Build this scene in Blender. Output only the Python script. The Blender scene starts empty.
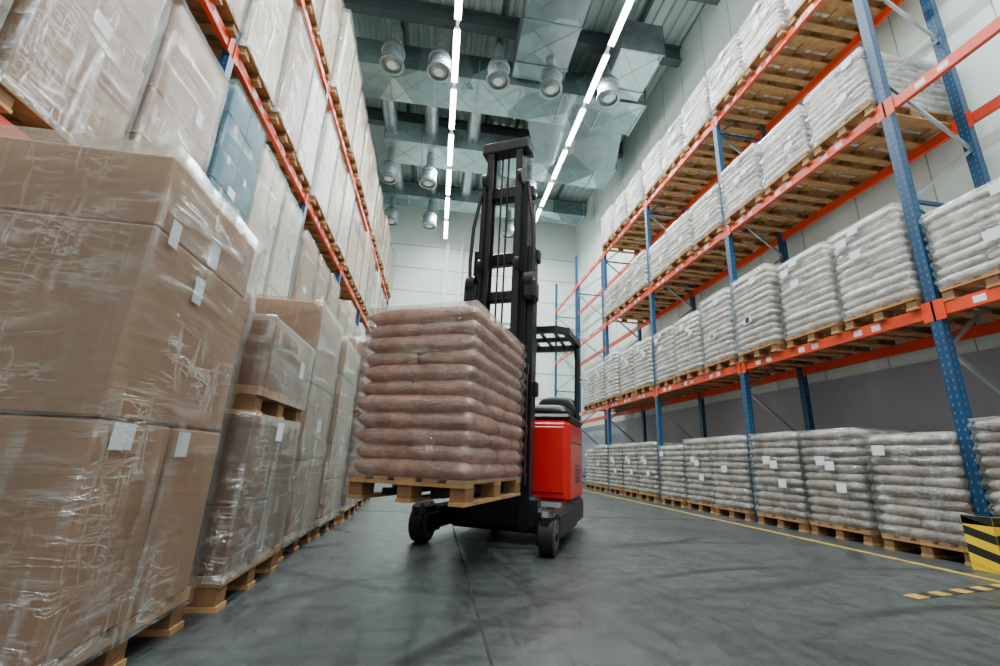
import bpy, math, random
from mathutils import Matrix, Vector, noise

random.seed(7)
S = bpy.context.scene
COL = S.collection

# ------------------------------------------------------------------ materials
def nt(name):
    m = bpy.data.materials.new(name); m.use_nodes = True
    t = m.node_tree; b = t.nodes.get('Principled BSDF')
    return m, t, b

def N(t, typ, **kw):
    n = t.nodes.new(typ)
    for k, v in kw.items():
        setattr(n, k, v)
    return n

def coords(t, scale=(1,1,1), rot=(0,0,0), kind='Object'):
    tc = N(t, 'ShaderNodeTexCoord'); mp = N(t, 'ShaderNodeMapping')
    mp.inputs['Scale'].default_value = scale; mp.inputs['Rotation'].default_value = rot
    t.links.new(tc.outputs[kind], mp.inputs['Vector'])
    return mp.outputs['Vector']

def ntex(t, vec, scale, detail=4, rough=.55, dist=0):
    n = N(t, 'ShaderNodeTexNoise')
    n.inputs['Scale'].default_value = scale; n.inputs['Detail'].default_value = detail
    n.inputs['Roughness'].default_value = rough; n.inputs['Distortion'].default_value = dist
    t.links.new(vec, n.inputs['Vector'])
    return n.outputs['Fac']

def ramp(t, fac, stops):
    r = N(t, 'ShaderNodeValToRGB')
    e = r.color_ramp.elements
    while len(e) < len(stops): e.new(.5)
    for i, (p, c) in enumerate(stops):
        e[i].position = p; e[i].color = (c[0], c[1], c[2], 1) if not isinstance(c, (int, float)) else (c, c, c, 1)
    t.links.new(fac, r.inputs['Fac'])
    return r.outputs['Color']

def bump(t, b, h, strength=.3, dist=.01):
    n = N(t, 'ShaderNodeBump')
    n.inputs['Strength'].default_value = strength; n.inputs['Distance'].default_value = dist
    t.links.new(h, n.inputs['Height']); t.links.new(n.outputs['Normal'], b.inputs['Normal'])
    return n

def math2(t, op, a, b, clamp=False):
    n = N(t, 'ShaderNodeMath', operation=op, use_clamp=clamp)
    for i, v in enumerate((a, b)):
        if isinstance(v, (int, float)): n.inputs[i].default_value = v
        else: t.links.new(v, n.inputs[i])
    return n.outputs[0]

def mixc(t, fac, a, bb, mode='MIX'):
    m = N(t, 'ShaderNodeMix', data_type='RGBA', blend_type=mode)
    def setin(i, v):
        if hasattr(v, 'links') or hasattr(v, 'is_linked'): t.links.new(v, m.inputs[i])
        elif isinstance(v, (int, float)): m.inputs[i].default_value = v
        else: m.inputs[i].default_value = (v[0], v[1], v[2], 1)
    setin(0, fac); setin(6, a); setin(7, bb)
    return m.outputs[2]

def srgb(r, g, b):
    f = lambda c: (c/255/12.92) if c/255 <= .04045 else ((c/255+.055)/1.055)**2.4
    return (f(r), f(g), f(b))

def simple(name, col, rough=.5, metal=0, var=.12, nscale=6, bmp=0, coat=0, kind='Object'):
    m, t, b = nt(name)
    v = coords(t, kind=kind)
    n = ntex(t, v, nscale)
    lo = tuple(c*(1-var) for c in col); hi = tuple(min(1, c*(1+var)) for c in col)
    t.links.new(ramp(t, n, [(.3, lo), (.7, hi)]), b.inputs['Base Color'])
    b.inputs['Roughness'].default_value = rough; b.inputs['Metallic'].default_value = metal
    b.inputs['Coat Weight'].default_value = coat; b.inputs['Coat Roughness'].default_value = .2
    if bmp: bump(t, b, ntex(t, v, nscale*8), bmp, .003)
    return m

def cardboard(name, c):
    m, t, b = nt(name)
    v = coords(t, (1, 1, 1))
    n = ntex(t, v, 3, 5)
    fine = ntex(t, coords(t, (90, 90, 6)), 1, 2)
    oi = N(t, 'ShaderNodeObjectInfo')
    base = ramp(t, n, [(.3, tuple(x*.86 for x in c)), (.72, tuple(min(1, x*1.1) for x in c))])
    base = mixc(t, .15, base, fine, 'OVERLAY')
    rr = ramp(t, oi.outputs['Random'], [(0, (.8, .78, .75)), (1, (1.0, 1.0, 1.0))])
    base = mixc(t, 1.0, base, rr, 'MULTIPLY')
    t.links.new(base, b.inputs['Base Color'])
    b.inputs['Roughness'].default_value = .7
    bump(t, b, n, .1, .01)
    return m

def film_mat(name, gl=.02, streak=.35, haze=.25, fres=.5, bs=.7, line=.5, tint=(.96, .985, .98)):
    """clear stretch film: transparent, thin wrinkle ridges, soft gloss patches, milky white that paints in glare"""
    m, t, b = nt(name)
    out = t.nodes.get('Material Output'); t.nodes.remove(b)
    n1 = ntex(t, coords(t, (1.1, 1.1, 6.5), (.45, .4, 0)), 1.6, 5, .58, .5)
    n2 = ntex(t, coords(t, (1.1, 1.1, 6), (-.5, -.45, .3)), 1.5, 5, .58, .6)
    n3 = ntex(t, coords(t, (8, 8, 1.0), (.1, .15, 0)), 1.1, 4, .55, .5)
    big = ntex(t, coords(t), 1.6, 3)
    big2 = ntex(t, coords(t), 2.6, 2)
    rd = [(.480, 0), (.5, 1), (.520, 0)]
    lines = math2(t, 'MAXIMUM', math2(t, 'MAXIMUM', ramp(t, n1, rd), ramp(t, n2, rd)), ramp(t, n3, rd))
    broad = ramp(t, math2(t, 'MAXIMUM', math2(t, 'MAXIMUM', n1, n2), n3), [(.58, 0), (.78, 1)])
    mask = ramp(t, big, [(.40, 0.06), (.62, 1)])
    mask2 = ramp(t, big2, [(.44, 0.05), (.64, 1)])
    lines = math2(t, 'MULTIPLY', math2(t, 'MULTIPLY', lines, mask2), line)
    fac = math2(t, 'ADD', math2(t, 'MULTIPLY', broad, mask), lines, True)
    hgt = math2(t, 'ADD', math2(t, 'MAXIMUM', n1, n2), math2(t, 'MULTIPLY', lines, .5))
    bp = N(t, 'ShaderNodeBump'); bp.inputs['Strength'].default_value = bs; bp.inputs['Distance'].default_value = .025
    t.links.new(hgt, bp.inputs['Height'])
    tr = N(t, 'ShaderNodeBsdfTransparent'); tr.inputs['Color'].default_value = (1, 1, 1, 1)
    gs = N(t, 'ShaderNodeBsdfGlossy'); gs.inputs['Color'].default_value = (*tint, 1); gs.inputs['Roughness'].default_value = .18
    t.links.new(bp.outputs[0], gs.inputs['Normal'])
    df = N(t, 'ShaderNodeBsdfDiffuse'); df.inputs['Color'].default_value = (*tint, 1); t.links.new(bp.outputs[0], df.inputs['Normal'])  # white diffuse share stands in for highlights on the film
    def ma(a, c0, c1):
        n = N(t, 'ShaderNodeMath', operation='MULTIPLY_ADD'); t.links.new(a, n.inputs[0]); n.inputs[1].default_value = c0; n.inputs[2].default_value = c1
        n.use_clamp = True; return n.outputs[0]
    m1 = N(t, 'ShaderNodeMixShader'); t.links.new(ma(fac, haze, .03), m1.inputs[0]); t.links.new(tr.outputs[0], m1.inputs[1]); t.links.new(df.outputs[0], m1.inputs[2])
    lw = N(t, 'ShaderNodeFresnel'); lw.inputs['IOR'].default_value = 1.4; t.links.new(bp.outputs[0], lw.inputs['Normal'])
    a2 = math2(t, 'ADD', ma(fac, streak, gl), ma(lw.outputs[0], fres, 0), True)
    m2 = N(t, 'ShaderNodeMixShader'); t.links.new(a2, m2.inputs[0]); t.links.new(m1.outputs[0], m2.inputs[1]); t.links.new(gs.outputs[0], m2.inputs[2])
    t.links.new(m2.outputs[0], out.inputs['Surface'])
    return m

def bag_mat(name, c, dark, coat=.6, prt=.45):
    m, t, b = nt(name)
    v = coords(t)
    n = ntex(t, v, 6, 6, .65, .8)
    oi = N(t, 'ShaderNodeObjectInfo')
    st = ntex(t, coords(t, (5, 5, 30), (.2, .2, 0)), 1.2, 4, .6, .8)
    base = ramp(t, n, [(.34, dark), (.6, c)])
    base = mixc(t, ramp(t, st, [(.55, 0), (.75, .5)]), base, tuple(min(1, x*1.3+.05) for x in c))
    txt = ntex(t, coords(t, (34, 34, 95)), 1, 1, .4)
    blk = ntex(t, coords(t, (2.6, 2.6, 7)), 1, 0)
    pr = math2(t, 'MULTIPLY', ramp(t, txt, [(.5, 0), (.54, 1)]), ramp(t, blk, [(.56, 0), (.58, 1)]))
    base = mixc(t, math2(t, 'MULTIPLY', pr, prt), base, srgb(90, 92, 100))
    rr = ramp(t, oi.outputs['Random'], [(0, (.80, .79, .78)), (1, (1, 1, 1))])
    base = mixc(t, 1.0, base, rr, 'MULTIPLY')
    t.links.new(base, b.inputs['Base Color'])
    b.inputs['Roughness'].default_value = .42
    b.inputs['Coat Weight'].default_value = coat; b.inputs['Coat Roughness'].default_value = .14
    w = ntex(t, coords(t, (9, 9, 26), (.3, .2, .4)), 1, 6, .68, 1.6)
    bump(t, b, w, .9, .022)
    return m

def emis(name, c, s):
    m, t, b = nt(name)
    b.inputs['Base Color'].default_value = (*c, 1)
    b.inputs['Emission Color'].default_value = (*c, 1); b.inputs['Emission Strength'].default_value = s
    return m

def floor_mat():
    m, t, b = nt('polished_concrete')
    v = coords(t)
    n1 = ntex(t, v, .7, 6, .62, .5); n2 = ntex(t, v, 9, 6, .7)
    n3 = ntex(t, coords(t, (2.6, .5, 1), (0, 0, .25)), 1.6, 6, .65, 1.5)
    n4 = ntex(t, coords(t, (.6, 3.4, 1), (0, 0, .6)), 1.4, 6, .65, 2.0)
    c = ramp(t, n1, [(.3, srgb(46, 50, 50)), (.7, srgb(68, 73, 73))])
    c = mixc(t, .45, c, n2, 'OVERLAY')
    c = mixc(t, ramp(t, n3, [(.52, 0), (.58, .5), (.66, 0)]), c, srgb(24, 26, 27))
    c = mixc(t, ramp(t, n4, [(.54, 0), (.58, .45), (.64, 0)]), c, srgb(25, 27, 28))
    for loc, sc, ds in (((-3.5, 1.5, 0), .32, 2.5), ((-1.0, -6.5, 0), .24, 1.2)):
        wv = N(t, 'ShaderNodeTexWave', wave_type='RINGS', rings_direction='Z')
        wv.inputs['Scale'].default_value = sc; wv.inputs['Distortion'].default_value = ds
        wv.inputs['Detail'].default_value = 3; wv.inputs['Detail Scale'].default_value = .6
        mp = N(t, 'ShaderNodeMapping'); mp.inputs['Location'].default_value = loc
        t.links.new(v, mp.inputs['Vector']); t.links.new(mp.outputs[0], wv.inputs['Vector'])
        r = ramp(t, wv.outputs['Fac'], [(.0, .75), (.04, 0)])
        mm = math2(t, 'MULTIPLY', r, ramp(t, n1, [(.40, 0), (.55, 1)]))
        c = mixc(t, mm, c, srgb(18, 19, 20))
    t.links.new(c, b.inputs['Base Color'])
    t.links.new(ramp(t, n2, [(.3, .28), (.7, .48)]), b.inputs['Roughness'])
    bump(t, b, n2, .1, .004)
    return m

def duct_mat():
    m, t, b = nt('duct_sheet_metal')
    v = coords(t)
    br = N(t, 'ShaderNodeTexVoronoi'); br.inputs['Scale'].default_value = .8; t.links.new(v, br.inputs['Vector'])
    bw = N(t, 'ShaderNodeRGBToBW'); t.links.new(br.outputs['Color'], bw.inputs[0])
    c = ramp(t, bw.outputs[0], [(.2, srgb(98, 120, 123)), (.8, srgb(172, 194, 196))])
    c = mixc(t, .3, c, ntex(t, v, 3), 'OVERLAY')
    t.links.new(c, b.inputs['Base Color']); b.inputs['Metallic'].default_value = .65; b.inputs['Roughness'].default_value = .28
    bump(t, b, ntex(t, v, 1.5, 2), .3, .06)
    return m

M = {}
M['kraft'] = cardboard('cardboard_kraft', srgb(156, 118, 88))
M['kraft2'] = cardboard('cardboard_brown', srgb(132, 95, 68))
M['cream'] = cardboard('cardboard_cream', srgb(202, 176, 138))
M['pale'] = cardboard('cardboard_pale', srgb(212, 206, 186))
M['teal'] = cardboard('carton_teal', srgb(0, 98, 124))
M['tape'] = simple('parcel_tape', srgb(170, 134, 102), .25, var=.05)
M['film'] = film_mat('stretch_film', .015, .45, .28, line=.42)
M['filmclear'] = film_mat('stretch_film_clear', .0, .2, .08, fres=.2, line=.3)
M['film2'] = film_mat('stretch_film_milky', .02, .4, .42)
M['filmload'] = film_mat('stretch_film_load', .02, .42, .18)
M['filmbag'] = film_mat('stretch_film_bags', .02, .4, .28)
M['wood'] = simple('pallet_wood', srgb(172, 130, 84), .8, var=.3, nscale=9, bmp=.3)
M['woodd'] = simple('pallet_wood_block', srgb(128, 92, 58), .85, var=.25, nscale=9, bmp=.3)
M['bagR'] = bag_mat('bag_paper_silver', srgb(238, 233, 228), srgb(190, 181, 174))
M['bagR2'] = bag_mat('bag_paper_tan', srgb(208, 198, 191), srgb(138, 126, 118))
M['bagL'] = bag_mat('bag_paper_pink', srgb(206, 158, 138), srgb(162, 116, 98), .4, .12)
M['label'] = simple('paper_label', srgb(222, 226, 232), .6, var=.03)
M['blue'] = simple('rack_blue_paint', srgb(10, 62, 100), .4, var=.12)
M['hole'] = simple('rack_slot_hole', srgb(92, 118, 140), .8)  # post slots drawn as thin blocks, paler than the post paint
M['orange'] = simple('rack_orange_paint', srgb(222, 64, 22), .4, var=.08)
M['galv'] = simple('galvanised_steel', srgb(152, 162, 166), .35, .8, var=.25, nscale=3)
M['duct'] = duct_mat()
M['black'] = simple('truck_black', srgb(18, 19, 21), .38, var=.2)
M['mast'] = simple('mast_steel_black', srgb(24, 25, 29), .35, .3, var=.25)
M['rubber'] = simple('rubber_tyre', srgb(22, 22, 22), .7, var=.2)
M['hub'] = simple('wheel_hub', srgb(90, 88, 84), .5, .4)
M['red'] = simple('truck_red_paint', srgb(204, 14, 12), .32, var=.06, coat=.4)
M['steel'] = simple('bright_steel', srgb(120, 120, 125), .3, .9)
M['wall'] = simple('wall_panel_white', srgb(218, 232, 227), .6, var=.04, nscale=.6)
M['plinth'] = simple('wall_plinth_grey', srgb(158, 162, 174), .7, var=.08, nscale=1)
M['seam'] = simple('panel_seam', srgb(158, 171, 167), .6)
M['ceil'] = simple('ceiling_deck', srgb(180, 198, 196), .5, .1, var=.08, nscale=1)
M['beam'] = simple('ceiling_steel', srgb(82, 96, 99), .5, .3)
M['yellow'] = simple('yellow_paint', srgb(164, 134, 42), .6, var=.4, nscale=8)
M['yellowb'] = simple('yellow_guard', srgb(240, 196, 14), .45, var=.05)
M['lineblk'] = simple('black_paint', srgb(22, 22, 22), .6)
M['joint'] = simple('floor_joint_filler', srgb(24, 26, 27), .8)
M['tube'] = emis('fluorescent_tube', (1, 1, .99), 24)
M['floor'] = floor_mat()

# ------------------------------------------------------------------ mesh builder
class MB:
    def __init__(s): s.v = []; s.f = []; s.m = []; s.sm = []; s.mats = []
    def mi(s, k):
        if k not in s.mats: s.mats.append(k)
        return s.mats.index(k)
    def add(s, vs, fs, k, smooth=False):
        o = len(s.v); s.v += [tuple(p) for p in vs]; i = s.mi(k)
        for f in fs: s.f.append(tuple(o+a for a in f)); s.m.append(i); s.sm.append(smooth)
    def box(s, x0, x1, y0, y1, z0, z1, k, R=None):
        vs = [(x, y, z) for x in (x0, x1) for y in (y0, y1) for z in (z0, z1)]
        if R is not None: vs = [R @ Vector(p) for p in vs]
        fs = [(0, 1, 3, 2), (4, 6, 7, 5), (0, 4, 5, 1), (2, 3, 7, 6), (0, 2, 6, 4), (1, 5, 7, 3)]
        s.add(vs, fs, k)
    def cb(s, x0, x1, y0, y1, z0, z1, k, c=.02, R=None):
        """box with chamfered edges"""
        cx, cy, cz = (x0+x1)/2, (y0+y1)/2, (z0+z1)/2
        hx, hy, hz = abs(x1-x0)/2, abs(y1-y0)/2, abs(z1-z0)/2
        c = min(c, hx*.9, hy*.9, hz*.9)
        vs = []; idx = {}
        for sx in (-1, 1):
            for sy in (-1, 1):
                for sz in (-1, 1):
                    for a in range(3):
                        p = [sx*(hx-(0 if a == 0 else c)), sy*(hy-(0 if a == 1 else c)), sz*(hz-(0 if a == 2 else c))]
                        idx[(sx, sy, sz, a)] = len(vs)
                        q = Vector((p[0]+cx, p[1]+cy, p[2]+cz))
                        vs.append(R @ q if R is not None else q)
        fs = []
        for a in range(3):
            b_, c_ = (a+1) % 3, (a+2) % 3
            for sg in (-1, 1):
                q = []
                for (u, w) in ((-1, -1), (1, -1), (1, 1), (-1, 1)):
                    t = [0, 0, 0]; t[a] = sg; t[b_] = u; t[c_] = w
                    q.append(idx[(t[0], t[1], t[2], a)])
                fs.append(q if sg > 0 else q[::-1])
        for a in range(3):
            b_, c_ = (a+1) % 3, (a+2) % 3
            for u in (-1, 1):
                for w in (-1, 1):
                    q = []
                    for (e, ax) in ((-1, b_), (1, b_), (1, c_), (-1, c_)):
                        t = [0, 0, 0]; t[a] = e; t[b_] = u; t[c_] = w
                        q.append(idx[(t[0], t[1], t[2], ax)])
                    fs.append(q if u*w < 0 else q[::-1])
        for sx in (-1, 1):
            for sy in (-1, 1):
                for sz in (-1, 1):
                    q = [idx[(sx, sy, sz, a)] for a in range(3)]
                    fs.append(q if sx*sy*sz > 0 else q[::-1])
        s.add(vs, fs, k)
    def bar(s, p, q, w, h, k):
        p = Vector(p); q = Vector(q); d = q-p; d.normalize()
        up = Vector((0, 0, 1)) if abs(d.z) < .95 else Vector((0, 1, 0))
        a = d.cross(up).normalized(); b = a.cross(d)
        vs = []
        for e in (p, q):
            for (i, j) in ((-1, -1), (1, -1), (1, 1), (-1, 1)): vs.append(e+a*i*w/2+b*j*h/2)
        s.add(vs, [(3, 2, 1, 0), (4, 5, 6, 7), (0, 1, 5, 4), (1, 2, 6, 5), (2, 3, 7, 6), (3, 0, 4, 7)], k)
    def cyl(s, p, q, r, k, n=20, r2=None, caps=True, kc=None):
        if r2 is None: r2 = r
        p = Vector(p); q = Vector(q); d = (q-p).normalized()
        up = Vector((0, 0, 1)) if abs(d.z) < .95 else Vector((0, 1, 0))
        a = d.cross(up).normalized(); b = a.cross(d)
        vs = []
        for e, rr in ((p, r), (q, r2)):
            for i in range(n):
                t = 2*math.pi*i/n; vs.append(e+a*math.cos(t)*rr+b*math.sin(t)*rr)
        s.add(vs, [(i, (i+1) % n, n+(i+1) % n, n+i) for i in range(n)], k, True)
        if caps:
            s.add(vs[:n], [tuple(range(n))[::-1]], kc or k); s.add(vs[n:], [tuple(range(n))], kc or k)
    def tube(s, pts, r, k, n=10):
        for i in range(len(pts)-1):
            s.cyl(pts[i], pts[i+1], r, k, n)
    def lathe(s, o, prof, k, n=28):
        for i in range(len(prof)-1):
            r0, z0 = prof[i][:2]; r1, z1 = prof[i+1][:2]; kk = prof[i+1][2] if len(prof[i+1]) > 2 else k
            vs = []
            for r, z in ((r0, z0), (r1, z1)):
                for j in range(n):
                    t = 2*math.pi*j/n; vs.append((o[0]+r*math.cos(t), o[1]+r*math.sin(t), o[2]+z))
            s.add(vs, [(j, (j+1) % n, n+(j+1) % n, n+j) for j in range(n)], kk, True)
    def bag(s, cx, cy, cz, L, W, H, k, rng, nx=12, ny=9, ang=0, wob=.008, p=7, q=.36):
        seed = rng.uniform(0, 100); ca, sa = math.cos(ang), math.sin(ang)
        def P(i, j, sg):
            x = math.sin(math.pi/2*(2*i/nx-1)); y = math.sin(math.pi/2*(2*j/ny-1))
            f = (max(0, 1-abs(x)**p)**q)*(max(0, 1-abs(y)**p)**q)
            z = sg*H/2*f
            X = x*L/2*(1-.02*abs(y)**4); Y = y*W/2*(1-.03*abs(x)**4)
            z += .004*math.sin(y*11+seed)*abs(x)**3*sg
            nn = Vector((X*8+seed, Y*8, z*12+seed*2))
            o = noise.noise_vector(nn)*wob
            X += o.x; Y += o.y; z += o.z
            return (cx+X*ca-Y*sa, cy+X*sa+Y*ca, cz+z)
        vs = []; top = {}; bot = {}
        for i in range(nx+1):
            for j in range(ny+1):
                top[i, j] = len(vs); vs.append(P(i, j, 1))
        for i in range(nx+1):
            for j in range(ny+1):
                if i in (0, nx) or j in (0, ny): bot[i, j] = top[i, j]
                else: bot[i, j] = len(vs); vs.append(P(i, j, -1))
        fs = []
        for i in range(nx):
            for j in range(ny):
                fs.append((top[i, j], top[i+1, j], top[i+1, j+1], top[i, j+1]))
                fs.append((bot[i, j+1], bot[i+1, j+1], bot[i+1, j], bot[i, j]))
        s.add(vs, fs, k, True)
    def shell(s, hx, hy, z0, z1, k, seed=0, amp=.012, off=.012, nxy=10, nz=16, top=True, wave=None):
        """stretch film wrapped round a load; wave=(pitch, amp, z-origin) hugs the bag courses"""
        per = []
        X, Y = hx+off, hy+off
        for i in range(nxy): per.append((-X+2*X*i/nxy, -Y))
        for i in range(nxy): per.append((X, -Y+2*Y*i/nxy))
        for i in range(nxy): per.append((X-2*X*i/nxy, Y))
        for i in range(nxy): per.append((-X, Y-2*Y*i/nxy))
        n = len(per); vs = []
        for j in range(nz+1):
            z = z0+(z1+off-z0)*j/nz
            for (x, y) in per:
                d = abs(noise.noise(Vector((x*3+seed, y*3, z*5+seed))))*amp
                if wave: d += wave[1]*(abs(math.sin(math.pi*(z-wave[2])/wave[0]))-.6)
                vs.append((x+x/X*d, y+y/Y*d, z))
        fs = [(j*n+i, j*n+(i+1) % n, (j+1)*n+(i+1) % n, (j+1)*n+i) for j in range(nz) for i in range(n)]
        if top:
            o = len(vs)
            for (x, y) in per:
                vs.append((x*.72, y*.72, z1+off+.006+.01*noise.noise(Vector((x*5, y*5, seed)))))
            for i in range(n): fs.append((nz*n+i, nz*n+(i+1) % n, o+(i+1) % n, o+i))
        s.add(vs, fs, k, True)
    def pallet(s, z=0, cx=0, cy=0):
        L, W = 1.2, .8
        for y in (-.35, 0, .35):
            s.box(cx-L/2, cx+L/2, cy+y-.05, cy+y+.05, z, z+.022, 'wood')
            for x in (-.52, 0, .52): s.box(cx+x-.07, cx+x+.07, cy+y-.048, cy+y+.048, z+.022, z+.1, 'woodd')
        for x in (-.53, 0, .53): s.box(cx+x-.07, cx+x+.07, cy-W/2, cy+W/2, z+.1, z+.122, 'wood')
        for y, w in ((-.34, .12), (-.17, .1), (0, .14), (.17, .1), (.34, .12)):
            s.box(cx-L/2, cx+L/2, cy+y-w/2, cy+y+w/2, z+.122, z+.144, 'wood')
    def mesh(s, name):
        me = bpy.data.meshes.new(name); me.from_pydata(s.v, [], s.f)
        for k in s.mats: me.materials.append(M[k])
        me.polygons.foreach_set('material_index', s.m); me.polygons.foreach_set('use_smooth', s.sm)
        me.update(); return me
    def obj(s, name, loc=(0, 0, 0), rz=0, parent=None):
        return place(s.mesh(name), name, loc, rz, parent)

def place(me, name, loc=(0, 0, 0), rz=0, parent=None):
    o = bpy.data.objects.new(name, me); COL.objects.link(o)
    o.location = loc; o.rotation_euler = (0, 0, rz)
    if parent: o.parent = parent
    return o

# ------------------------------------------------------------------ dims
XR, XL = 4.70, -2.38          # rack front planes
WR, WL = 6.0, -3.75           # walls
YB, YF, ZC = 18.5, -5.0, 12.2
LV = (2.33, 4.72, 7.0)
RD = 1.1

# ------------------------------------------------------------------ room
mb = MB(); mb.box(WL-.2, WR+.2, YF, YB+.2, -.1, 0, 'floor'); mb.obj('floor')
mb = MB(); mb.box(WR, WR+.2, YF, YB, 0, ZC, 'wall')
mb.box(WR-.02, WR, YF, YB, 0, 2.1, 'plinth')
for y in range(-4, 19, 1): mb.box(WR-.006, WR, y-.006, y+.006, 2.1, ZC, 'seam')
mb.obj('wall_right')
mb = MB(); mb.box(WL-.2, WL, YF, YB, 0, ZC, 'wall'); mb.obj('wall_left')
mb = MB(); mb.box(WL-.2, WR+.2, YB, YB+.2, 0, ZC, 'wall')
for z in (1.1, 2.2, 3.3, 4.4, 5.5, 6.6, 7.7, 8.8, 9.9): mb.box(WL, WR, YB-.012, YB, z-.02, z+.02, 'seam')
for z in (5.5, 6.6): mb.box(WL, WR, YB-.1, YB, z-.05, z+.05, 'wall')
mb.obj('wall_back')
mb = MB()
for x in (-.1, 3.4):
    mb.box(x-.1, x+.1, YB-.16, YB-.012, 0, ZC-.5, 'wall')
mb.obj('trim_1')
mb = MB()
mb.cyl((.55, YB-.25, 6.2), (.55, YB-.25, 10.5), .06, 'wall', 12); mb.bar((.55, YB-.3, 6.3), (.55, YB, 6.3), .05, .05, 'galv')
mb.obj('wall_pipe')
# ceiling: trapezoidal deck
mb = MB(); vs = []; pr = []
x = WL
while x < WR:
    pr += [(x, 0), (x+.10, 0), (x+.14, .08), (x+.26, .08), (x+.30, 0)]; x += .3
vs = [(a, YF, ZC+b) for a, b in pr]+[(a, YB, ZC+b) for a, b in pr]; n = len(pr)
mb.add(vs, [(i, n+i, n+i+1, i+1) for i in range(n-1)], 'ceil')
mb.box(WL, WR+.1, YF, YB, ZC+.1, ZC+.2, 'ceil')
mb.obj('ceiling')
mb = MB()
for y in (-3, 1, 5, 7.2, 9, 13, 17):
    mb.box(WL, WR, y-.12, y+.12, ZC-.1, ZC-.08, 'beam'); mb.box(WL, WR, y-.02, y+.02, ZC-.55, ZC-.08, 'beam'); mb.box(WL, WR, y-.12, y+.12, ZC-.58, ZC-.55, 'beam')
for x in (-1.8, .9, 2.0, 4.6):
    mb.box(x-.05, x+.05, YF, YB, ZC-.08, ZC, 'beam')
mb.obj('ceiling_steel_beams')

# floor markings / joints
mb = MB()
mb.box(.26, .272, YF, YB, 0, .002, 'joint')
for y in (6.2, 12.2): mb.box(WL, WR, y, y+.012, 0, .002, 'joint')
mb.obj('floor_joints')
mb = MB(); mb.box(4.12, 4.19, 1.0, 17.5, 0, .003, 'yellow'); mb.obj('floor_line_yellow')
mb = MB(); a = Vector((2.95, 2.62, 0)); b = Vector((4.05, 2.9, 0)); d = (b-a)
for i in range(9):
    p = a+d*(i/9); q = a+d*((i+1)/9)
    mb.bar(p+Vector((0, 0, .002)), q+Vector((0, 0, .002)), .08, .003, 'yellow' if i % 2 == 0 else 'lineblk')
mb.obj('floor_hazard_tape')

# ------------------------------------------------------------------ racks
def rack(name, xf, sgn, ys, top, labels=True):
    mb = MB()
    xb = xf+sgn*RD
    def bx(xa, xb_, *r): mb.box(min(xa, xb_), max(xa, xb_), *r)
    for y in ys:
        for xa in (xf, xb-sgn*.08):
            x2 = xa+sgn*.08
            bx(xa, xa+sgn*.006, y-.05, y+.05, 0, top, 'blue')
            bx(xa+sgn*.006, x2, y-.05, y-.044, 0, top, 'blue'); bx(xa+sgn*.006, x2, y+.044, y+.05, 0, top, 'blue')
            bx(xa+sgn*.04, xa+sgn*.046, y-.044, y+.044, 0, top, 'blue')
            bx(xa-sgn*.02, x2+sgn*.02, y-.08, y+.08, 0, .008, 'blue')
            z = .15
            while z < top-.05:
                for dy in (-.026, .026):
                    bx(xa-sgn*.0015, xa, y+dy-.005, y+dy+.005, z, z+.025, 'hole')
                bx(xa+sgn*.03, xa+sgn*.042, y-.0515, y-.05, z, z+.025, 'hole')
                z += .075
        z = .3; k = 0
        while z < top-.9:
            mb.bar((xf+sgn*.05, y, z), (xb-sgn*.05, y, z), .03, .04, 'blue') if k % 4 == 0 else None
            p = (xf+sgn*.05, y, z) if k % 2 == 0 else (xb-sgn*.05, y, z)
            q = (xb-sgn*.05, y, z+.8) if k % 2 == 0 else (xf+sgn*.05, y, z+.8)
            mb.bar(p, q, .03, .035, 'galv'); z += .8; k += 1
    for i in range(len(ys)-1):
        y0, y1 = ys[i]+.05, ys[i+1]-.05
        for z in LV:
            for j, xa in enumerate((xf+sgn*.01, xb-sgn*.06)):
                bx(xa, xa+sgn*.05, y0, y1, z-.12, z, 'orange')
                bx(xa+sgn*.05, xa+sgn*.052, y0, y1, z-.07, z-.05, 'lineblk')
                for ye, s2 in ((y0, 1), (y1, -1)):
                    bx(xa-sgn*.012, xa-sgn*.004, min(ye-s2*.06, ye+s2*.05), max(ye-s2*.06, ye+s2*.05), z-.16, z+.04, 'orange')
            if labels:
                for f in (.2, .28, .5, .58, .8, .88):
                    yy = y0+(y1-y0)*f; bx(xf+sgn*.008, xf+sgn*.01, yy-.05, yy+.05, z-.095, z-.03, 'label')
    return mb.obj(name)

YSR = [-2.2, .6, 3.4, 6.2, 9.0, 11.8, 14.6, 17.4]
YSL = [-1.65, 1.15, 3.95, 6.75, 9.55, 12.35, 15.15, 17.95]
rack('pallet_rack', XR, 1, YSR, 8.2)
rack('pallet_rack', XL, -1, YSL, 8.2)

# rack corner guard
mb = MB()
g = (4.50, 3.20)
for i in range(6):
    z0 = i*.07
    k = 'yellowb' if i % 2 == 0 else 'lineblk'
    mb.add([(g[0], g[1], z0), (g[0]+.3, g[1]-.0, z0+.06 if i < 5 else z0), (g[0]+.3, g[1], z0+.13 if i < 5 else z0+.07), (g[0], g[1], z0+.07)], [(0, 1, 2, 3)], k)
    mb.add([(g[0]-.006, g[1]+.22, z0+.06 if i < 5 else z0), (g[0]-.006, g[1], z0), (g[0]-.006, g[1], z0+.07), (g[0]-.006, g[1]+.22, z0+.13 if i < 5 else z0+.07)], [(0, 1, 2, 3)], k)
mb.box(g[0], g[0]+.3, g[1]+.002, g[1]+.012, 0, .42, 'yellowb'); mb.box(g[0]-.004, g[0]+.006, g[1]+.002, g[1]+.22, 0, .42, 'yellowb')
mb.obj('rack_corner_guard')

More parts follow.
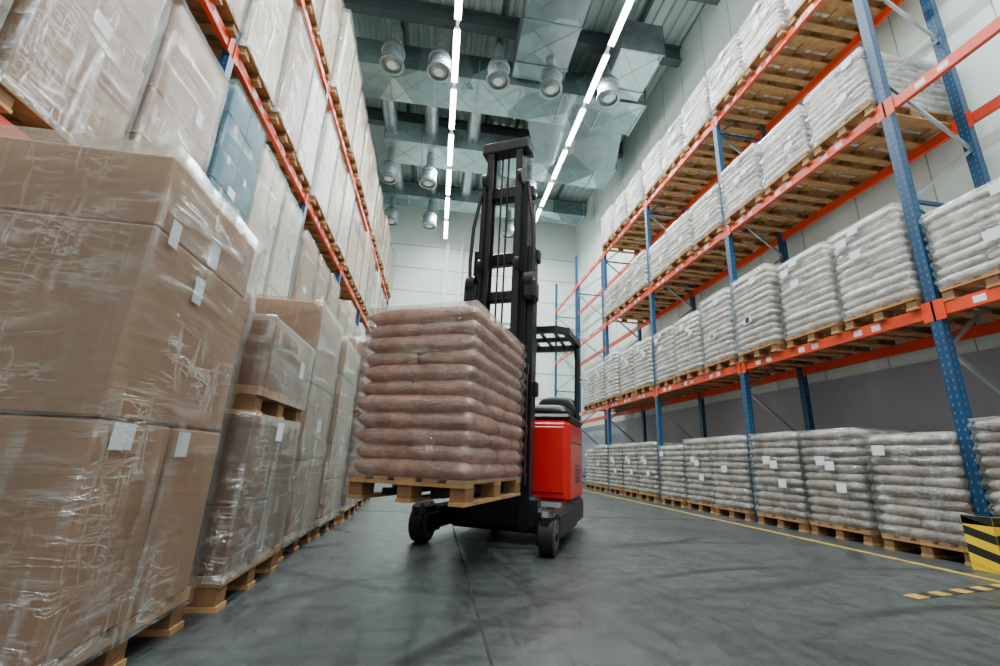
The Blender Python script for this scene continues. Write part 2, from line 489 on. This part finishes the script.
# ------------------------------------------------------------------ bag pallets
def bag_stack(name, layers, bagk, seed, hi=False, pitch=.096, labels=True, film='filmbag'):
    rng = random.Random(seed); mb = MB(); mb.pallet()
    z = .144+pitch/2; nx, ny = (24, 16) if hi else (12, 8)
    for l in range(layers):
        H = pitch*1.32; j = lambda a=.012: rng.uniform(-a, a)
        if l % 2 == 0:
            for i in range(3):
                mb.bag(-.395+i*.395+j(), j(.015), z, .80+j(), .41, H, bagk, rng, nx, ny, math.pi/2+j(.02))
        else:
            for a in (-.29, .29):
                for b in (-.197, .197):
                    mb.bag(a+j(), b+j(), z, .60, .41, H, bagk, rng, nx, ny, j(.02))
        z += pitch*rng.uniform(.97, 1.03)
    if labels:
        for q in range(rng.choice((1, 2, 3))):
            zz = .144+layers*pitch*rng.uniform(.3, .88); yy = rng.uniform(-.35, .22)
            mb.box(-.634, -.632, yy, yy+.13, zz, zz+.10, 'label')
    zt = z-pitch/2
    mb.shell(.598, .402, .13, zt+.01, film, seed, .012, .006, 14 if hi else 8, int(layers*(5 if hi else 4)), True, (pitch, .02, .144))
    return mb, z

RS = []
for i, (n, k) in enumerate([(11, 'bagR'), (10, 'bagR'), (12, 'bagR'), (11, 'bagR2'), (10, 'bagR2'), (8, 'bagR'), (8, 'bagR'), (9, 'bagR'), (11, 'bagR2'), (11, 'bagR')]):
    b, z = bag_stack('pallet_of_bags', n, k, 20+i); RS.append(b.mesh('pallet_of_bags'))
rr = random.Random(3)
for bi in range(len(YSR)-1):
    y0, y1 = YSR[bi], YSR[bi+1]
    if bi in (0, 6): continue
    for li, z in enumerate((0,)+LV):
        for s in range(3):
            if bi == 5 and (li > 1 or s == 2) : continue
            if bi == 1 and (li in (2, 3) or (li == 1 and s < 2)) : continue
            pool = (3, 4, 8, 3) if li == 0 else ((2, 0, 9) if li == 1 else ((5, 6, 7) if li == 2 else (7, 1)))
            me = RS[rr.choice(pool)]
            yc = y0+1.4+(s-1)*.9+rr.uniform(-.03, .03); xo = rr.uniform(-.03, .03)
            if bi == 1 and li == 1: xo = .06; me = RS[5]
            place(me, 'pallet_of_bags', (XR+.54+xo, yc, z), rr.uniform(-.025, .025))

# ------------------------------------------------------------------ box pallets
def box_stack(tiers, seed, film='film', hx=.6, hy=.4, labels=(), edge=.006, hi=False):
    rng = random.Random(seed); mb = MB(); mb.pallet(); z = .144; zs = z
    for t in tiers:
        if t[0] == 'pallet':
            if film: mb.shell(hx-.01, hy-.01, zs-.03, z, film, seed, nz=14 if hi else 8)
            mb.pallet(z); z += .144; zs = z; continue
        h, nx, ny, k, ins = t
        X, Y = hx-ins, hy-ins
        for i in range(nx):
            for j in range(ny):
                x0 = -X+2*X*i/nx; x1 = x0+2*X/nx; y0 = -Y+2*Y*j/ny; y1 = y0+2*Y/ny
                dz = rng.uniform(0, .004); d = rng.uniform(-.006, .006)
                mb.cb(x0+.003+d, x1-.003+d, y0+.003, y1-.003, z, z+h-dz-.004, k, edge)
                ym = (y0+y1)/2
                if i == nx-1: mb.box(x1-.003+d, x1-.0015+d, ym-.025, ym+.025, z+h-.1, z+h-.01, 'tape')
                mb.box(x0+.01, x1-.01, ym-.025, ym+.025, z+h-.004, z+h-.001, 'tape')
        z += h
    for (fx, yy, zz, w, hh) in labels:
        if fx == 'x': mb.box(hx+.004, hx+.006, yy, yy+w, zz, zz+hh, 'label')
        else: mb.box(yy, yy+w, -hy-.006, -hy-.004, zz, zz+hh, 'label')
    if film: mb.shell(hx, hy, zs-.05, z, film, seed, nz=24 if hi else 10, nxy=16 if hi else 8, amp=.018)
    return mb, z

LSV = []
specs = [
    ([(.42, 2, 1, 'kraft', .01)]*4, 'film'),
    ([(.55, 1, 1, 'cream', 0), (.55, 2, 1, 'cream', .01), (.5, 2, 1, 'kraft', .02)], 'film2'),
    ([(.3, 3, 2, 'cream', .01)]*6, 'film2'),
    ([(.85, 1, 1, 'kraft', 0), (.85, 1, 1, 'kraft', .015)], 'film'),
    ([(.36, 2, 2, 'pale', .02)]*5, 'film2'),
    ([(.5, 2, 2, 'kraft', 0)]*3, 'film2'),
    ([(.24, 3, 2, 'pale', .01)]*7, 'film2'),
    ([(.38, 2, 2, 'teal', .0)]*5, 'filmclear'),
]
for i, (t, f) in enumerate(specs):
    b, z = box_stack(t, 50+i, f, labels=[('x', -.1, .9, .15, .1)] if i % 2 else [('x', .1, 1.1, .1, .14)])
    LSV.append(b.mesh('pallet_of_boxes'))
rr = random.Random(11)
order1 = {(1, 0): 1, (1, 1): 3, (1, 2): 0, (2, 0): 7, (2, 1): 4, (2, 2): 4, (3, 0): 3, (3, 1): 0}
for bi in range(1, 7):
    y0 = YSL[bi]
    for li, z in enumerate((0,)+LV):
        for s in range(3):
            v = rr.choice((0, 1, 2, 3, 4, 5, 6, 1, 4))
            if li == 1 and (bi, s) in order1: v = order1[(bi, s)]
            yc = y0+1.4+(s-1)*.9+rr.uniform(-.02, .02)
            place(LSV[v], 'pallet_of_boxes', (XL-.54+rr.uniform(-.03, .03), yc, z), rr.uniform(-.012, .012))

XS = -.93
b, z = box_stack([(.625, 2, 2, 'kraft', 0), (.62, 2, 1, 'kraft', 0), (.27, 2, 1, 'kraft', .015)], 1, 'film', hy=.375, hi=True, edge=.008,
                 labels=[('x', -.31, 1.35, .05, .09), ('x', -.06, 1.39, .07, .1), ('x', -.1, 1.22, .06, .1), ('x', -.32, .68, .10, .08), ('x', .03, .66, .08, .09)])
b.obj('pallet_of_boxes', (XS-.61, 1.79, 0))
b, z = box_stack([(.30, 2, 2, 'kraft2', 0), (.42, 2, 3, 'kraft2', 0), ('pallet',), (.36, 2, 2, 'kraft2', .02)], 2, 'film', hi=True,
                 labels=[('x', -.05, .75, .1, .1), ('x', .18, 1.15, .08, .1)])
b.obj('pallet_of_boxes', (XS-.56, 2.75, 0))
b, z = box_stack([(.5, 2, 2, 'kraft', 0), (.55, 2, 2, 'kraft', 0), (.6, 2, 1, 'kraft', 0)], 3, 'film', hi=True, labels=[('x', .0, .85, .14, .1)])
b.obj('pallet_of_boxes', (XS-.6, 3.7, 0))
b, z = box_stack([(.32, 2, 2, 'kraft', .01)]*5, 4, 'film2', hi=True)
b.obj('pallet_of_boxes', (XS-.58, 4.6, 0))
b, z = box_stack([(.46, 2, 1, 'kraft2', .0)]*2+[('pallet',), (.4, 2, 1, 'kraft', 0), (.4, 2, 1, 'kraft', .01)], 5, 'film2')
b.obj('pallet_of_boxes', (XS-.55, 5.55, 0))
b, z = box_stack([(.45, 2, 2, 'cream', .0)]*4, 6, 'film2')
b.obj('pallet_of_boxes', (XS-.6, 6.45, 0)); 
b.obj('pallet_of_boxes', (XS-.62, 7.4, 0))

# ------------------------------------------------------------------ reach truck and its load
yaw = math.radians(-26.5)
U = Vector((math.cos(yaw), math.sin(yaw), 0)); W = Vector((-math.sin(yaw), math.cos(yaw), 0))
def uw(u, w, z=0): p = U*u+W*w; return (p.x, p.y, z)
LZ = .43
b, z = bag_stack('pallet_of_bags', 11, 'bagL', 99, hi=True, labels=False, pitch=.099, film='filmload')
b.obj('pallet_of_bags', uw(-1.42, 3.087, LZ), yaw+math.pi/2)

trk = bpy.data.objects.new('reach_truck', None); COL.objects.link(trk)
trk.location = uw(-1.36, 4.68); trk.rotation_euler = (0, 0, yaw)
mb = MB()
for s in (-1, 1):
    c = s*.55+.02
    mb.cb(c-.07, c+.07, -.85, .1, .09, .30, 'black', .025)
    mb.cb(c-.065, c+.065, -1.12, -.83, .19, .33, 'black', .04)
    mb.cb(c-s*.065-.012, c-s*.065+.012, -1.08, -.78, .08, .24, 'black', .01)
mb.cb(-.58, .60, -.40, .85, .07, .34, 'black', .04)
mb.cb(-.44, .46, -.62, -.33, .09, .3, 'black', .03)
mb.obj('chassis', parent=trk)
mb = MB()
def wheel(x, y, r, w):
    mb.cyl((x-w/2, y, r), (x+w/2, y, r), r, 'rubber', 32)
    for e in (-1, 1):
        xx = x+e*w/2
        mb.cyl((xx-.003, y, r), (xx+e*.004, y, r), r*.72, 'hub', 24)
        mb.cyl((xx, y, r), (xx+e*.018, y, r), r*.28, 'black', 16)
wheel(-.53, -.98, .155, .11); wheel(.58, -.98, .155, .11)
wheel(.30, .72, .17, .12); wheel(-.42, .72, .12, .08)
mb.obj('wheels', parent=trk)
# body
mb = MB()
mb.cb(-.02, .60, -.12, .82, .30, 1.14, 'red', .06)
mb.cb(-.56, .0, -.02, .82, .32, .78, 'red', .05)
mb.cb(-.56, .605, -.09, .84, .12, .34, 'black', .05)
mb.cb(.03, .55, -.132, -.10, .40, 1.06, 'red', .015)
mb.cb(-.04, .605, -.10, .83, 1.12, 1.19, 'black', .035)
for i in range(5): mb.box(.598, .604, .25, .55, .5+i*.04, .52+i*.04, 'black')
mb.box(.598, .603, -.04, .75, .90, .915, 'black')
mb.cb(-.56, -.03, -.12, .0, .3, 1.0, 'black', .03)
mb.obj('body', parent=trk)
mb = MB()
mb.bag(.30, .25, 1.22, .5, .5, .18, 'black', random.Random(1), 16, 12, 0, .0, 4, .45)
mb.bag(.32, .66, 1.30, .48, .16, .34, 'black', random.Random(2), 16, 12, 0, .0, 4, .45)
mb.bag(-.25, .45, .84, .5, .5, .16, 'black', random.Random(2), 16, 12, 0, .0, 4, .45)
mb.cb(-.05, .15, -.05, .1, 1.15, 1.3, 'black', .03)
mb.cyl((-.15, .1, 1.0), (-.15, .02, 1.25), .02, 'black', 10)
mb.cyl((-.15, .0, 1.25), (-.15, .03, 1.27), .15, 'black', 24)
mb.obj('seat_and_console', parent=trk)
# overhead guard
mb = MB(); GZ = 2.10
fr = [(-.5, -.1), (.44, -.12), (.55, -.02), (.58, .6), (.48, .74), (-.45, .74), (-.54, .6), (-.54, .0), (-.5, -.1)]
for i in range(len(fr)-1): mb.bar((*fr[i], GZ), (*fr[i+1], GZ), .07, .07, 'black')
for (x, y) in fr: mb.cyl((x, y, GZ-.035), (x, y, GZ+.035), .038, 'black', 12)
for i in range(6): x = -.4+i*.16; mb.bar((x, -.08, GZ+.02), (x, .72, GZ+.02), .025, .035, 'black')
mb.bar((-.5, .3, GZ), (.54, .3, GZ), .04, .05, 'black')
mb.tube([(.56, .62, 1.15), (.57, .62, 1.9), (.56, .6, GZ)], .032, 'black')
mb.tube([(-.52, .62, .75), (-.53, .62, 1.9), (-.52, .6, GZ)], .032, 'black')
mb.tube([(.12, -.08, 1.15), (.14, -.1, 1.9), (.14, -.1, GZ)], .03, 'black')
mb.tube([(-.5, -.06, .9), (-.52, -.08, 1.9), (-.5, -.08, GZ)], .03, 'black')
mb.obj('overhead_guard', parent=trk)
# mast
mb = MB()
def channel(x, y, z0, z1, s, d=.12, w=.06, k='mast'):
    mb.box(x-.012, x+.012, y-d/2, y+d/2, z0, z1, k)
    mb.box(min(x, x+s*w), max(x, x+s*w), y-d/2, y-d/2+.02, z0, z1, k)
    mb.box(min(x, x+s*w), max(x, x+s*w), y+d/2-.02, y+d/2, z0, z1, k)
MT = 4.11
for s in (-1, 1):
    channel(s*.32, -.60, .12, 2.85, -s, .17, .085)
    channel(s*.255, -.66, .3, 3.6, -s, .15, .07)
    channel(s*.19, -.72, .4, MT, -s, .13, .06)
    mb.cyl((s*.27, -.5, .3), (s*.27, -.5, 2.3), .045, 'mast', 14)
    mb.cyl((s*.27, -.5, 2.3), (s*.27, -.5, 3.45), .028, 'steel', 12)
    for z in (3.62, 2.6): mb.cyl((s*.2-.02, -.80, z), (s*.2+.02, -.80, z), .08, 'mast', 20)
    for z in (2.42,):
        mb.cyl((s*.31-.045, -.73, z), (s*.31+.045, -.73, z), .11, 'mast', 20)
        mb.cb(s*.31-.07, s*.31+.07, -.82, -.62, z-.2, z+.02, 'mast', .03)
    mb.bar((s*.2, -.83, 1.2), (s*.2, -.83, 3.6), .02, .008, 'mast')
    mb.tube([(s*.27, -.74, 3.5), (s*.33, -.76, 3.1), (s*.345, -.76, 2.7), (s*.33, -.76, 2.35), (s*.24, -.76, 2.25)], .02, 'rubber')
mb.cb(-.27, .27, -.80, -.64, MT-.12, MT+.02, 'mast', .015)
mb.cb(-.2, .2, -.70, -.66, 3.45, 3.60, 'mast', .015)
mb.cb(-.31, .31, -.66, -.56, 3.46, 3.60, 'mast', .015)
mb.cb(-.36, .36, -.58, -.48, 2.72, 2.86, 'mast', .015)
mb.cb(-.2, .2, -.70, -.62, 2.25, 2.37, 'mast', .015)
mb.cb(-.36, .36, -.60, -.48, 1.3, 1.45, 'mast', .015)
mb.cb(-.40, .40, -.66, -.46, .12, .4, 'mast', .03)
mb.tube([(-.05, -.7, MT-.1), (-.05, -.73, 1.3)], .011, 'rubber'); mb.tube([(.02, -.7, MT-.1), (.02, -.73, 1.3)], .011, 'rubber')
mb.cyl((.0, -.62, .4), (.0, -.62, 1.9), .05, 'mast', 16)
mb.obj('mast', parent=trk)
# carriage + forks
mb = MB()
for z in (.55, .95, 1.5): mb.cb(-.36, .36, -.93, -.88, z-.05, z+.05, 'mast', .01)
for s in (-1, 1):
    mb.box(s*.33-.02, s*.33+.02, -.925, -.88, .5, 1.5, 'mast')
    mb.box(s*.2-.03, s*.2+.03, -.90, -.80, .5, 1.6, 'mast')
    xf = -.05+s*.17
    mb.box(xf-.045, xf+.045, -.965, -.925, .46, 1.05, 'mast')
    mb.box(xf-.045, xf+.045, -2.1, -.925, .46, .50, 'mast')
mb.obj('fork_carriage', parent=trk)

# ------------------------------------------------------------------ ceiling services
LZT = 10.1
def fixture_row(xr, zr):
    mb = MB(); mb.box(xr-.035, xr+.035, YF+.5, 17.2, zr+.09, zr+.15, 'wall')
    y = YF+.8
    while y < 16.8:
        mb.cb(xr-.07, xr+.07, y, y+1.5, zr+.035, zr+.09, 'wall', .01)
        for s in (-1, 1):
            mb.cyl((xr+s*.04, y+.03, zr+.02), (xr+s*.04, y+1.47, zr+.02), .036, 'tube', 8)
        y += 1.72
    y = YF+1
    while y < 17:
        mb.cyl((xr, y, zr+.15), (xr, y, zr+.4), .008, 'galv', 6); y += 3.2
    mb.obj('fluorescent_light_row')
for x in (-.24, 3.34): fixture_row(x, LZT)

mb = MB()
def duct(x0, x1, y0, y1, z0, z1, ax, step=1.2):
    mb.box(x0, x1, y0, y1, z0, z1, 'duct')
    a, b_ = (x0, x1) if ax == 'x' else (y0, y1)
    p = a
    while p <= b_+.01:
        if ax == 'x': mb.box(p-.02, p+.02, y0-.03, y1+.03, z0-.03, z1+.03, 'galv')
        else: mb.box(x0-.03, x1+.03, p-.02, p+.02, z0-.03, z1+.03, 'galv')
        if p+step <= b_+.01:
            if ax == 'x':
                mb.bar((p, y0-.004, z0), (p+step, y0-.004, z1), .006, .012, 'galv'); mb.bar((p, y0-.004, z1), (p+step, y0-.004, z0), .006, .012, 'galv')
                mb.bar((p, y0, z0-.004), (p+step, y1, z0-.004), .016, .008, 'galv'); mb.bar((p, y1, z0-.004), (p+step, y0, z0-.004), .016, .008, 'galv')
            else:
                mb.bar((x0, p, z0-.004), (x1, p+step, z0-.004), .016, .008, 'galv'); mb.bar((x1, p, z0-.004), (x0, p+step, z0-.004), .016, .008, 'galv')
                mb.bar((x0-.004, p, z0), (x0-.004, p+step, z1), .006, .012, 'galv')
        p += step
duct(-3.2, 5.2, 9.6, 10.8, 10.6, 11.4, 'x')
duct(1.3, 2.7, 4.2, 9.5, 10.75, 11.55, 'y')
duct(3.8, 4.9, 8.0, 9.5, 10.6, 11.5, 'y')
duct(-2.4, 5.5, 12.4, 13.6, 10.55, 11.3, 'x')
duct(-3.0, 5.5, 15.6, 16.4, 10.6, 11.2, 'x')
mb.add([(2.0, 10.8, 10.6), (5.0, 10.8, 10.6), (5.4, 12.4, 10.35), (2.6, 12.4, 10.35), (2.0, 10.8, 11.35), (5.0, 10.8, 11.35), (5.4, 12.4, 11.2), (2.6, 12.4, 11.2)],
       [(0, 3, 2, 1), (4, 5, 6, 7), (0, 4, 7, 3), (1, 2, 6, 5), (0, 1, 5, 4), (2, 3, 7, 6)], 'duct')
for x in (-2.2, -.9, .45): mb.cyl((x, 10.8, 11.0), (x, 15.6, 11.0), .22, 'galv', 20)
P2 = ((-2.2, 12.9, 9.4), (-.9, 12.9, 9.4), (1.4, 12.9, 9.4), (2.5, 12.9, 9.4), (-2.4, 15.9, 9.5), (2.3, 15.9, 9.5), (-.9, 15.9, 9.5))
P1 = [(x, 8.75, 9.75) for x in (-1.75, -.62, .85, 2.2, 3.72)]
for x, y, z in P1: mb.tube([(x, 8.75, 10.69), (x, 8.85, 10.95), (x, 9.1, 11.05), (x, 9.6, 11.05)], .13, 'galv', 16)
for x, y, z in P2: mb.cyl((x, y, z+.94), (x, y, 10.9 if y < 14 else 10.7), .12, 'galv', 16)
mb.obj('ventilation_ducts')
nz = MB()
nz.lathe((0, 0, 0), [(0, .95, 'galv'), (.12, .95, 'galv'), (.12, .62, 'galv'), (.15, .60, 'beam'), (.22, .56, 'beam'), (.27, .48, 'beam'), (.27, .42, 'galv'), (.285, .42, 'galv'), (.285, .38, 'galv'), (.26, .37, 'galv'),
                     (.26, .12, 'galv'), (.30, .04, 'galv'), (.30, 0, 'beam'), (.24, -.01, 'galv'), (.2, .03, 'beam'), (.12, .0, 'galv'), (0, -.02, 'wall')], 'galv')
nzm = nz.mesh('air_jet_nozzle')
for p in P1+list(P2): place(nzm, 'air_jet_nozzle', p)

# ------------------------------------------------------------------ lights
def area(name, loc, rot, sx, sy, e, c=(1, 1, 1)):
    l = bpy.data.lights.new(name, 'AREA'); l.shape = 'RECTANGLE'; l.size = sx; l.size_y = sy; l.energy = e; l.color = c
    o = bpy.data.objects.new(name, l); COL.objects.link(o); o.location = loc; o.rotation_euler = rot; return o
for x in (-.24, 3.34):
    area('fluorescent_lamp', (x, 6, LZT-.02), (0, 0, 0), .16, 21, 1750, (.9, 1, .99))

w = bpy.data.worlds.new('World'); S.world = w; w.use_nodes = True
bg = w.node_tree.nodes['Background']; bg.inputs[0].default_value = (.9, .98, 1, 1); bg.inputs[1].default_value = .68

# ------------------------------------------------------------------ camera
cam = bpy.data.cameras.new('camera'); co = bpy.data.objects.new('camera', cam); COL.objects.link(co)
cam.sensor_width = 36; cam.lens = 36*439/1000; cam.clip_start = .05
R = Matrix(((.9884, -.0806, -.1281), (-.1453, -.2689, -.9521), (.0423, .9598, -.2774)))
co.matrix_world = Matrix.Translation((0, 0, .70)) @ R.to_4x4()
S.camera = co
